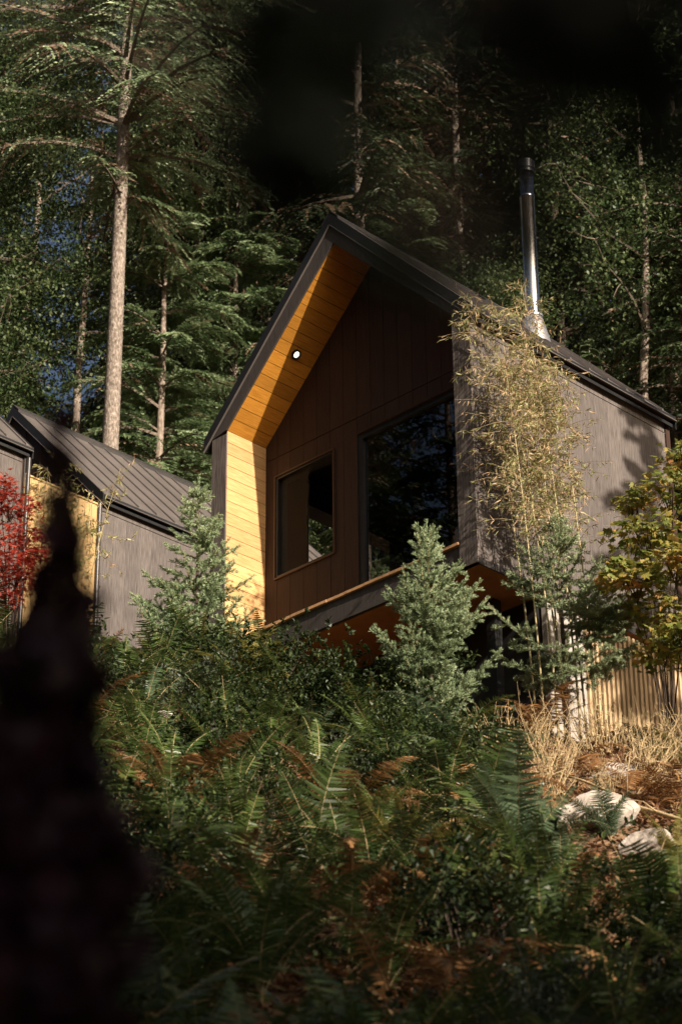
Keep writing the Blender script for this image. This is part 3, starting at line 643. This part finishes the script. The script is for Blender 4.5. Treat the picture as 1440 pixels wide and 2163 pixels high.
# ferns
PIN = ([(-.5, 0), (.5, 0), (.32, .55), (0, 1), (-.32, .55)], [(0, 1, 2, 3, 4)])
def fern(g, nf, Lf, npn, pw=.16, arch=1.0, curl=0, lo=.75, pwid=.0155):
    mb = MB(); st = MB()
    for k in range(nf):
        a = 6.283*(k+g.random()*.8)/nf; l = Lf*(.65+.45*g.random()); e = lo+.5*g.random(); d = np.array([math.cos(a), math.sin(a), 0])
        s = np.linspace(0, 1, npn)
        th = e+.25-(1.3*arch+.3*g.standard_normal())*s; st_ = np.stack([np.cos(th), np.sin(th)], 1)*l/npn; cum = np.cumsum(st_, 0)
        tw = .4*g.standard_normal(); dv = np.array([-d[1], d[0], 0]); P = d*cum[:, :1]+np.array([0, 0, 1])*cum[:, 1:]+dv*(.15*tw*l*s*s)[:, None]
        T_ = unit(np.gradient(P, axis=0)); Sd = unit(np.cross(T_, np.array([0, 0, 1.])+.25*tw*dv)); Nn = np.cross(Sd, T_)
        st.tube(P[::4], np.linspace(.005, .0015, len(P[::4])), 3, False)
        vig = .75+.5*g.random(); keep = np.where(g.random(npn) < .93, 1., .35)*(s < (1 if g.random() < .8 else .8))
        pl = vig*keep*pw*l*np.clip(np.sin(np.clip(s*1.25+.12, 0, 1.37)*2.3), .12, 1)*np.where(s > .12, 1, 0)
        for sd in (-1, 1):
            ok = pl > .01; dr = unit(Sd*sd+T_*.25-Nn*.18+.08*rnd(g, npn, 3))
            leaves(mb, P[ok], dr[ok], Nn[ok]+.25*rnd(g, npn, 3)[ok], pl[ok], pwid*l/.8*np.ones(ok.sum()), PIN)
    return mb, st
def make_fern(seed, mat, name='sword_fern', **k):
    mb, st = fern(G(seed), **k); o = mb.build(name, mat); stems = st.build('stems', M['twig'], o); return o
ferns = {}
for kk, mt in (('green', 'fern'), ('olive', 'fern_sun'), ('blue', 'fern_blue'), ('dead', 'fern_dead')):
    ferns[kk] = [make_fern(30+q*7+len(kk), M[mt], 'dead_fern' if kk == 'dead' else 'sword_fern', nf=12-q, Lf=.9+.12*q, npn=44, arch=[.9, 1.25, .7, 1.5][q]+(.2 if kk == 'dead' else 0), lo=.95 if kk != 'dead' else .6, pw=[.15, .12, .17, .13][q]) for q in range(4)]
def pitchpos(px, py, lift=0, dmin=8):
    return gpt(px, py, dmin)
def put(root, P, s, label, cat, group=None, tilt=.15, rz=None):
    if group:
        v = np.array([P[0], P[1], P[2]+.35])-CAM; px = 720+FPX*(v@RC)/(v@F); py = 1081.5-FPX*(v@UC)/(v@F); a_, b_ = round(px/14.4), round(100-py/21.63)
        label += (' about %d%% across' % a_ if 0 <= a_ <= 100 else ' just past the left edge' if a_ < 0 else ' just past the right edge')+(' and %d%% up the photo' % b_ if b_ > 0 else ' at the bottom of the photo')
    o = place(root, P, rng.random()*6.28 if rz is None else rz, s, label, cat, group)
    o.rotation_euler = (tilt*rng.standard_normal(), tilt*rng.standard_normal(), o.rotation_euler[2]); return o

# broad-leaved shrubs
def shrub(g, R, Ht, ncl, nlv, ll, lw, nst=14):
    mb, st = MB(), MB(); ends = []
    for k in range(nst):
        a = g.random()*6.28; r = R*g.random()**.5; e = np.array([r*math.cos(a), r*math.sin(a), Ht*(.55+.5*g.random())*(1-.35*(r/R)**2)])
        m_ = e*np.array([.45, .45, .6])+rnd(g, 3)*.05; st.tube([(0, 0, -.1), m_, e], [.012, .008, .003], 4, False); ends += [m_*.4+e*.6, e, (m_+e)/2]
    ends = np.array(ends); idx = g.integers(0, len(ends), ncl); cc = ends[idx]+rnd(g, ncl, 3)*np.array([.2, .2, .16])*R*1.3
    J = np.repeat(np.arange(ncl), nlv); cd_ = unit(rnd(g, ncl, 3)+np.array([0, 0, .5])); q = g.random(len(J))
    pos = cc[J]+cd_[J]*(q*.28)[:, None]
    leaves(mb, pos, unit(cd_[J]*.4+rnd(g, len(J), 3)), unit(np.array([.3, -.1, 1.])+.6*rnd(g, len(J), 3)), ll*(.6+.8*g.random(len(J))), lw*(.6+.8*g.random(len(J))), LEAF)
    return mb, st
LEAF = ([(0, 0, 0), (.45, .3, .06), (.38, .7, .03), (0, 1, -.08), (-.38, .7, .03), (-.45, .3, .06)], [(0, 1, 2, 3, 4, 5)])
def make_shrub(seed, mat, name, **k):
    mb, st = shrub(G(seed), **k); o = mb.build(name, M[mat]); st.build('stems', M['bark_dark'], o); return o
salal = [make_shrub(50+q, 'salal', 'leafy_shrub', R=.7, Ht=1.0, ncl=190, nlv=12, ll=.07, lw=.032) for q in range(2)]
greys = [make_shrub(55+q, 'grey_leaf', 'leafy_shrub', R=.6, Ht=.8, ncl=150, nlv=12, ll=.055, lw=.022) for q in range(1)]

# scatter over the bank
LB = {'green': ('green sword fern', 'green sword ferns on the bank'), 'olive': ('yellowish olive sword fern', 'olive sword ferns on the bank'),
      'blue': ('blue-green fern with broad fronds', 'blue-green ferns on the bank'), 'dead': ('withered rust-brown fern', 'withered brown ferns on the bank')}
def dr_of(P): return (P[0]-CAM[0])*FH[0]+(P[1]-CAM[1])*FH[1], (P[0]-CAM[0])*RH[0]+(P[1]-CAM[1])*RH[1]
g = G(90)
def clear(x, y): return not (-.3 < x < 5.3 and y > -.25) and not (-10.5 < x < -4.4 and y > -5)
d = 12.2
while d < 31.5:
    hw = d*.155+.7; step = .50+.010*d; r = -hw
    while r < hw:
        dd_, r_ = d+g.uniform(-.25, .25), r+g.uniform(-.25, .25); x = CAM[0]+dd_*FH[0]+r_*RH[0]; y = CAM[1]+dd_*FH[1]+r_*RH[1]; r += step*1.05
        if not clear(x, y): continue
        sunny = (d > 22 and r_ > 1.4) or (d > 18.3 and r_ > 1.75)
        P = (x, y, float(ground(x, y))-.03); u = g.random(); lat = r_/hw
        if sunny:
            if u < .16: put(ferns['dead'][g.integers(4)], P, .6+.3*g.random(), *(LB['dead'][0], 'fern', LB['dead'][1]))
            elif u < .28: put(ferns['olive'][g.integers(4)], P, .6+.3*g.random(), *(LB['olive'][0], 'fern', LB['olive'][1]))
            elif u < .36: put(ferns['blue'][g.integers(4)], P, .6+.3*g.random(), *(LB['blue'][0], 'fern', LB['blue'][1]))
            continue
        if u < .36: k = 'green'
        elif u < .46: k = 'blue'
        elif u < .62: k = 'olive' if d > 17 and u < .57 else 'green'
        elif u < .78: k = 'dead'
        elif u < .84: k = 'salal'
        elif u < .90: k = 'grey'
        else: k = 'green'
        if 23 < d < 29 and -1.6 < r_ < 1.0 and u > .38 and u < .55: k = 'salal'
        s = .85+.55*g.random()
        if k in ('salal', 'grey'): s *= .75
        if k == 'salal': put(salal[g.integers(2)], P, s, 'dark green leafy shrub', 'shrub', 'dark leafy shrubs on the bank')
        elif k == 'grey': put(greys[0], P, s, 'greyish small-leaved shrub ', 'shrub', 'greyish shrubs on the bank')
        else: put(ferns[k][g.integers(4)], P, s, LB[k][0], 'fern', LB[k][1])
    d += .72
# hero ferns
for px, py, dd_, k, s, lab in [(350, 1470, 30.2, 'olive', 1.0, 'sunlit olive fern with upright fronds below the blue-green spruce'), (300, 1480, 29.6, 'olive', .8, 'olive fern with brown tips left of the sunlit upright fern'),
        (660, 1490, 28.5, 'blue', .95, 'pale fern fronds poking up under the orange cabin underside'), (480, 1500, 28.7, 'green', 1.0, 'dark fern below the lower left corner of the timber recess'),
        (1050, 1750, 22.5, 'blue', 1.05, 'blue-green fern with arching fronds left of the pale rocks'), (850, 1760, 21.0, 'blue', 1.0, 'broad blue-green fern in the middle of the bank'),
        (1350, 2050, 14.5, 'dead', 1.3, 'large rust-coloured fern frond at the lower right edge'), (820, 2150, 14.0, 'green', 1.2, 'large dark fern at the bottom of the photo')]:
    P = CAM+ray(px, py)*dd_; put(ferns[k][0], (P[0], P[1], float(ground(P[0], P[1]))), s, lab, 'fern', None, .05)

for k, px in enumerate(range(440, 830, 43)):
    P = CAM+ray(px, 1480)*(30.6-(px-440)*.0062); k2 = ('salal', 'green', 'olive')[k % 3]
    if k2 == 'salal': put(salal[k % 2], (P[0], P[1], float(ground(P[0], P[1]))), .95, 'dark leafy shrub below the deck', 'shrub', 'leafy shrubs below the deck')
    else: put(ferns[k2][k % 4], (P[0], P[1], float(ground(P[0], P[1]))), 1.15, 'tall fern below the deck', 'fern', 'tall ferns below the deck')
# leaf litter and small ground plants: nobody could count them
g = G(91); n = 60000; dd_ = g.uniform(13, 31.5, n); rr_ = g.uniform(-1, 1, n)*(dd_*.16+.6); X = CAM[0]+dd_*FH[0]+rr_*RH[0]; Y = CAM[1]+dd_*FH[1]+rr_*RH[1]
ok = ~((X > -.2) & (X < 5.0) & (Y > 0)) & ~((X < -4.4) & (Y > -4.6)); X, Y, rr_, dd_ = X[ok], Y[ok], rr_[ok], dd_[ok]
P = np.stack([X, Y, ground(X, Y)+.01+.05*g.random(len(X))**2], 1)
mb = MB(); leaves(mb, P, unit(rnd(g, len(X), 3)*np.array([1, 1, .4])), unit(np.array([0, 0, 1.])+.6*rnd(g, len(X), 3)), .05+.05*g.random(len(X)), .03+.02*g.random(len(X)), LEAF)
tag(mb.build('leaf_litter', M['litter']), 'fallen brown leaves and needles on the bank', 'leaf litter', kind='stuff')
n = 22000; dd_ = g.uniform(13, 31, n); rr_ = g.uniform(-1, 1, n)*(dd_*.16+.6); X = CAM[0]+dd_*FH[0]+rr_*RH[0]; Y = CAM[1]+dd_*FH[1]+rr_*RH[1]
ok = ~((X > -.2) & (X < 5.0) & (Y > -.1)) & ~((X < -4.4) & (Y > -4.6)) & ((np.sin(X*2.1)+np.sin(Y*2.7+1)+.8*g.random(n)) > .2) & ~((dd_ > 23) & (rr_ > 1.2)); X, Y = X[ok], Y[ok]
P = np.stack([X, Y, ground(X, Y)+.02+.22*g.random(len(X))], 1)
mb = MB(); leaves(mb, P, unit(rnd(g, len(X), 3)), unit(np.array([.2, -.1, 1.])+.6*rnd(g, len(X), 3)), .05+.05*g.random(len(X)), .03+.03*g.random(len(X)), LEAF)
tag(mb.build('ground_cover', M['salal']), 'low creeping green leaves covering the bank', 'ground cover', kind='stuff')

# dry twiggy stems on the sunlit part of the bank
def twigs(g, R, Ht, n):
    mb = MB()
    for k in range(n):
        a = g.random()*6.28; e = np.array([math.cos(a)*R*g.random(), math.sin(a)*R*g.random(), Ht*(.5+.6*g.random())]); b = rnd(g, 3)*np.array([.08, .08, 0])
        m_ = (b+e)/2+rnd(g, 3)*.06; mb.tube([b, m_, e], [.006, .0045, .002], 4, False)
        for q in range(5):
            f = .35+.6*g.random(); p = b+(e-b)*f; d = unit(rnd(g, 3)+np.array([0, 0, .8]))*.22*(1.2-f); mb.tube([p, p+d*.5+rnd(g, 3)*.01, p+d], [.004, .003, .0015], 3, False)
    return mb
tw = [twigs(G(60+q), .55, .75, 26).build('dry_stems', M['twig']) for q in range(2)]
for o in tw: o['category'] = 'dry stems'
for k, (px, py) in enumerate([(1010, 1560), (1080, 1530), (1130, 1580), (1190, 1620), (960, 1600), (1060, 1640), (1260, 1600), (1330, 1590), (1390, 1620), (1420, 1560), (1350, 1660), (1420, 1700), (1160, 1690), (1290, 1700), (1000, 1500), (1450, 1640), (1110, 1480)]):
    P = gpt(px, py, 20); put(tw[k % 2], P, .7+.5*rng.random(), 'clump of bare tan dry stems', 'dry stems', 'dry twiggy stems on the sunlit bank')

# rocks
def rock(seed, s):
    g = G(seed); import bmesh
    bm = bmesh.new(); bmesh.ops.create_icosphere(bm, subdivisions=5, radius=1)
    ks = [(rnd(g, 3)*1.1, g.random()*6) for _ in range(7)]; pl = [unit(rnd(g, 3)) for _ in range(16)]
    for v in bm.verts:
        p = np.array(v.co); 
        for n_ in pl:
            h = p@n_
            if h > .66: p = p-n_*(h-.66)*.95
        p = p*(1+.04*sum(math.sin(k@p*2.3+f) for k, f in ks)/2+.018*sum(math.sin(k@p*8+f*3) for k, f in ks)/2+.010*sum(abs(math.sin(k@p*17+f*5)) for k, f in ks)/2)
        v.co = p*np.array(s)
    me = bpy.data.meshes.new('rock'); bm.to_mesh(me); bm.free(); me.materials.append(M['rock'])
    o = bpy.data.objects.new('rock', me); col.objects.link(o); return o
for k, (px, py, s, lab) in enumerate([(1372, 1545, (.26, .2, .15), 'pale rock at the foot of the slatted skirt'), (1268, 1735, (.50, .34, .30), 'bright pale boulder in the sun on the right of the bank'), (1365, 1800, (.40, .28, .22), 'pale rock below the bright boulder'),
        (1292, 1640, (.3, .26, .2), 'brownish shaded block of rock above the bright boulder'), (640, 1480, (.3, .2, .15), 'rock hidden in undergrowth left of centre'), (330, 1530, (.3, .2, .14), 'pale rock under the olive ferns on the left'), (1435, 1560, (.24, .2, .14), 'pale rock at the right edge by the slatted skirt'), (1420, 1860, (.3, .2, .15), 'pale rock at the right edge low on the bank')]):
    P = gpt(px, py, 14); o = rock(100+k, s); o.location = (P[0], P[1], P[2]-s[2]*.05); o.rotation_euler = (0, 0, k*1.3); tag(o, lab, 'rock')
# fallen branch
P0, P1 = gpt(1215, 1700, 18), gpt(1445, 1790, 18)
P0 = P0+np.array([0, 0, .30]); P1 = P1+np.array([0, 0, .28]); mb = MB(); s = np.linspace(-.1, 1.1, 9)[:, None]; pts = P0+(P1-P0)*s+rnd(G(5), 9, 3)*.02
mb.tube(pts, np.linspace(.012, .026, 9), 7); mb.tube([pts[4], pts[4]+(.1, -.1, .22), pts[4]+(.18, -.12, .45)], [.01, .007, .003], 5); mb.tube([pts[6], pts[6]+(-.1, -.1, .12), pts[6]+(-.3, -.12, .2)], [.01, .007, .003], 5)
tag(mb.build('fallen_branch', M['twig'], None, True), 'bare fallen branch slanting down at the right edge of the bank', 'branch')

# bamboo
BL = ([(0, 0, 0), (.5, .25, .02), (.3, .65, 0), (0, 1, -.12), (-.3, .65, 0), (-.5, .25, .02)], [(0, 1, 2, 3, 4, 5)])
def bamboo(name, base, lab, seed, culms, hts, lean, nleaf, spread, ll=.10, lw=.016, leafmat_='bamboo_leaf', lo=.35, dry=.3, cr_=.016):
    g = G(seed); root = empty(name, base, 0, lab, 'bamboo'); lf, dl, br = MB(), MB(), MB(); allp, alld = [], []
    for k in range(culms):
        Ht = hts[0]+(hts[1]-hts[0])*g.random(); b = rnd(g, 3)*np.array([spread*.25, spread*.45, 0]); s = np.linspace(0, 1, 14)
        a = np.array(lean)+rnd(g, 2)*spread*.5; pts = np.stack([b[0]+a[0]*s**1.6, b[1]+a[1]*s**1.6, Ht*s-.15*s**3*Ht*.3], 1)
        cu = MB(); rad = np.linspace(cr_, .003, 14); cu.tube(pts, rad, 7); 
        for q in range(1, 13): cu.tube([pts[q]-(0, 0, .006), pts[q]+(0, 0, .006)], rad[q]*1.3, 7)
        cu.build('culm', M['culm'], root, True)
        for q in range(int(nleaf/culms/9)):
            s0 = lo+(1-lo)*g.random(); p = np.array([np.interp(s0, s, pts[:, i]) for i in range(3)]); d = unit(rnd(g, 3)*np.array([1, 1, .4])+np.array([0, 0, .25])); l = (.18+.5*g.random())*(1.25-s0*.55)
            e = p+d*l-np.array([0, 0, .12*l]); br.tube([p, (p+e)/2+(0, 0, .03), e], [.003, .002, .001], 3, False)
            f = g.random(9)*.75+.25; pp = p+(e-p)*f[:, None]; allp.append(pp); alld.append(unit(d*.7+rnd(g, 9, 3)*.65+np.array([0, 0, -.55])))
    P = np.concatenate(allp); Dd = np.concatenate(alld); isd = g.random(len(P)) < dry
    for mb, mk in ((lf, ~isd), (dl, isd)): leaves(mb, P[mk], Dd[mk], unit(rnd(g, mk.sum(), 3)+np.array([.5, -.3, .6])), ll*(.6+.7*g.random(mk.sum())), lw*(.8+.5*g.random(mk.sum())), BL)
    br.build('branches', M['twig'], root); lf.build('leaves', M[leafmat_], root); dl.build('dry_leaves', M['bamboo_dry'], root)
    return root
bamboo('bamboo_clump', (5.8, .55, float(ground(5.8, .55))), 'tall straw-coloured bamboo clump against the cabin side wall', 71, 9, (4.9, 6.8), (-.15, -.55), 9500, .55, .10, .0145, lo=.50, dry=.35)
bamboo('bamboo_clump', (-4.6, .95, float(ground(-4.6, .95))), 'small bamboo clump before the golden timber screen', 72, 7, (2.6, 3.6), (.1, -.1), 1700, .5, .12, .02, lo=.4)

# maples
def lobes(n=7, deep=.42):
    v = [(0, 0)]; 
    for k in range(n):
        a = math.radians(-115+230*k/(n-1)); l = 1-.42*abs(k-(n-1)/2)/((n-1)/2)
        a0 = a-math.radians(230/(n-1)/2)
        if k > 0: v.append((math.sin(a0)*deep, .05+math.cos(a0)*deep))
        v.append((math.sin(a)*l, .05+math.cos(a)*l))
    return ([(x, y, -.12*(x*x+y*y)) for x, y in v], [(0, i, i+1) for i in range(1, len(v)-1)])
MAP = lobes(7, .55); MAPJ = lobes(7, .30)
def maple(name, base, lab, seed, Ht, tiers, mat, tpl, ll, nl, stemr=.018, cat='maple'):
    """tiers: (centre, radius, thickness) relative to base; leaves lie in flat layered sprays"""
    g = G(seed); root = empty(name, base, 0, lab, cat); st, lf = MB(), MB()
    for k, (c, r, th, m_) in enumerate(tiers):
        c = np.array(c, float); b = np.array([0, 0, -.05]); mid = np.array([c[0]*.35, c[1]*.35, c[2]*.55]); st.tube([b, mid, c*.9+mid*.1, c], [stemr, stemr*.7, stemr*.4, .004], 5, False)
        for q in range(8):
            a = g.random()*6.28; e = c+np.array([math.cos(a)*r, math.sin(a)*r, th*g.standard_normal()*.5])*(.5+.5*g.random()); st.tube([c*.75+mid*.25, (c+e)/2+(0, 0, .04), e], [.006, .004, .002], 3, False)
        n = int(nl*m_); a = g.random(n)*6.28; rr = r*g.random(n)**.55; P = c+np.stack([rr*np.cos(a), rr*np.sin(a), th*rnd(g, n)*.6-.12*rr*rr/r], 1)
        Dr = unit(np.stack([np.cos(a), np.sin(a), np.full(n, -.35)], 1)+.6*rnd(g, n, 3)); leaves(lf, P, Dr, unit(np.array([.45, -.35, 1])+.4*rnd(g, n, 3)), ll*(.6+.6*g.random(n)), ll*(.6+.6*g.random(n)), tpl)
    st.build('stems', M['bark_dark'], root); lf.build('leaves', M[mat], root); return root
B = gpt(1420, 1600, 20); B = np.array([B[0], B[1], B[2]])
def rel(px, py, dist): return tuple(at(px, py, dist)-B)
maple('vine_maple', B, 'maple with green to orange autumn leaves at the right edge', 81, 2,
      [(rel(1420, 1030, 29.6), .55, .10, 1.2), (rel(1360, 1120, 29.2), .5, .08, 1), (rel(1330, 1220, 28.8), .42, .08, .9), (rel(1400, 1290, 29.3), .5, .10, 1.1), (rel(1330, 1060, 29.8), .25, .05, .3), (rel(1430, 1180, 28.9), .5, .1, 1.2), (rel(1450, 960, 29.9), .4, .1, .6), (rel(1300, 1190, 29.0), .2, .05, .25), (rel(1400, 1380, 28.9), .35, .1, .7), (rel(1440, 1330, 28.5), .4, .1, .8)], 'maple_gold', MAP, .085, 260, .016)
B = np.array(at(20, 1330, 33.0)); B[2] = float(ground(B[0], B[1]))
maple('red_maple', B, 'bright red lace-leaved maple at the left edge', 82, 2,
      [(rel(20, 1060, 33.2), .42, .12, 1.1), (rel(50, 1130, 33.0), .40, .12, 1.1), (rel(5, 1180, 32.6), .45, .12, 1.1), (rel(35, 1220, 32.8), .38, .12, .9), (rel(0, 1020, 33.3), .25, .12, .6), (rel(70, 1170, 33.0), .22, .1, .5), (rel(-10, 1260, 32.8), .4, .1, .8)], 'maple_red', MAPJ, .085, 250, .014)

# ------------------------------------------------------------------ near, out of focus plants beside the camera
def bumpy(blobs, g):
    out = list(blobs)
    for q in blobs[3:]:
        for k in range(3):
            a = g.random()*6.28; out.append((q[0]+math.cos(a)*q[3]*900, q[1]+math.sin(a)*q[4]*1000, q[2], q[3]*.35, q[4]*.35, int(q[5]*.14)))
    return out
def near_plant(name, base, lab, seed, blobs, mat, tpl, ll, cat, bark='bark_dark', fall=.4, k=1.0, kn=1.0, kr=1.0):
    blobs = [(q[0], q[1], q[2]*k, q[3]*k*kr, q[4]*k*kr, int(q[5]*kn)) for q in blobs]
    g = G(seed); root = empty(name, base, 0, lab, cat); st, lf = MB(), MB(); base = np.array(base)
    for px, py, dist, rx, rz_, n in blobs:
        c = at(px, py, dist)-base; m_ = c*np.array([.5, .5, .55]); st.tube([(0, 0, 0), m_, c], [.012, .008, .003], 5, False)
        P = c+unit(rnd(g, n, 3))*(g.random((n, 1))**fall)*np.array([rx, rx, rz_]); leaves(lf, P, unit(rnd(g, n, 3)+np.array([0, 0, -.8])), unit(rnd(g, n, 3)+np.array([.4, -.6, .3])), ll*(.7+.6*g.random(n)), ll*(.7+.6*g.random(n)), tpl)
    st.build('stems', M[bark], root); lf.build('leaves', M[mat], root); return root
b = at(60, 2900, 3.2); b[2] = float(ground(b[0], b[1]))
near_plant('maroon_sapling', b, 'blurred shade-darkened maroon sapling close to the camera at the lower left', 83,
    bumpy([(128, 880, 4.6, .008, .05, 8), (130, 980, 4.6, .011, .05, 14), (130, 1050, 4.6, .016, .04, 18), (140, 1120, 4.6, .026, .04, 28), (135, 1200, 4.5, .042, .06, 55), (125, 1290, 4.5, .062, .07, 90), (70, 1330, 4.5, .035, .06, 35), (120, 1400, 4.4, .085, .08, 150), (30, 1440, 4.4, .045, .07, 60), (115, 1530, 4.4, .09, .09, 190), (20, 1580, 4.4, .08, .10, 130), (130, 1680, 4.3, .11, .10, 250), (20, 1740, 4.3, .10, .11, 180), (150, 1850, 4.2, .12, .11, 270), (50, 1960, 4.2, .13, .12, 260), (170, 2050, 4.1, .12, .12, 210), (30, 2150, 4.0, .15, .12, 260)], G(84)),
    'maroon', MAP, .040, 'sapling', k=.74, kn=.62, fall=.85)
b = at(1250, -900, 1.7)
near_plant('overhanging_branch', b, 'blurred shade-darkened leafy branch hanging into the top of the photo near the camera', 84,
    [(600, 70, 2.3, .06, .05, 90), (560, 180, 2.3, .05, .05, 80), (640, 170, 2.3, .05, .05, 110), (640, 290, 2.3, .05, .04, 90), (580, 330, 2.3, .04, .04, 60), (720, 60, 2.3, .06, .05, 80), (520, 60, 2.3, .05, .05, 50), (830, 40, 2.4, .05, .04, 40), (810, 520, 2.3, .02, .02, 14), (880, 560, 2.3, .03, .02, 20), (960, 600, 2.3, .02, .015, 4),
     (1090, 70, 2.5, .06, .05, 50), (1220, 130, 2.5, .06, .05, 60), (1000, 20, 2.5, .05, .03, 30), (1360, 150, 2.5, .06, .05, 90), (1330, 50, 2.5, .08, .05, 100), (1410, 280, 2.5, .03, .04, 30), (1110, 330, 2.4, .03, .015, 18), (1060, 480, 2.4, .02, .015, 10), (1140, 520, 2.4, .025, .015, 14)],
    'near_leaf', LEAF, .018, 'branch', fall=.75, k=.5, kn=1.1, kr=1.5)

# prototypes never placed must not stay at the origin
for o in [q for q in col.objects if q.parent is None and q.get('used') is None and q.type in ('MESH', 'EMPTY') and 'category' not in q and 'kind' not in q]:
    for c in list(o.children_recursive): bpy.data.objects.remove(c)
    bpy.data.objects.remove(o)
for o in col.objects:
    if 'used' in o: del o['used']
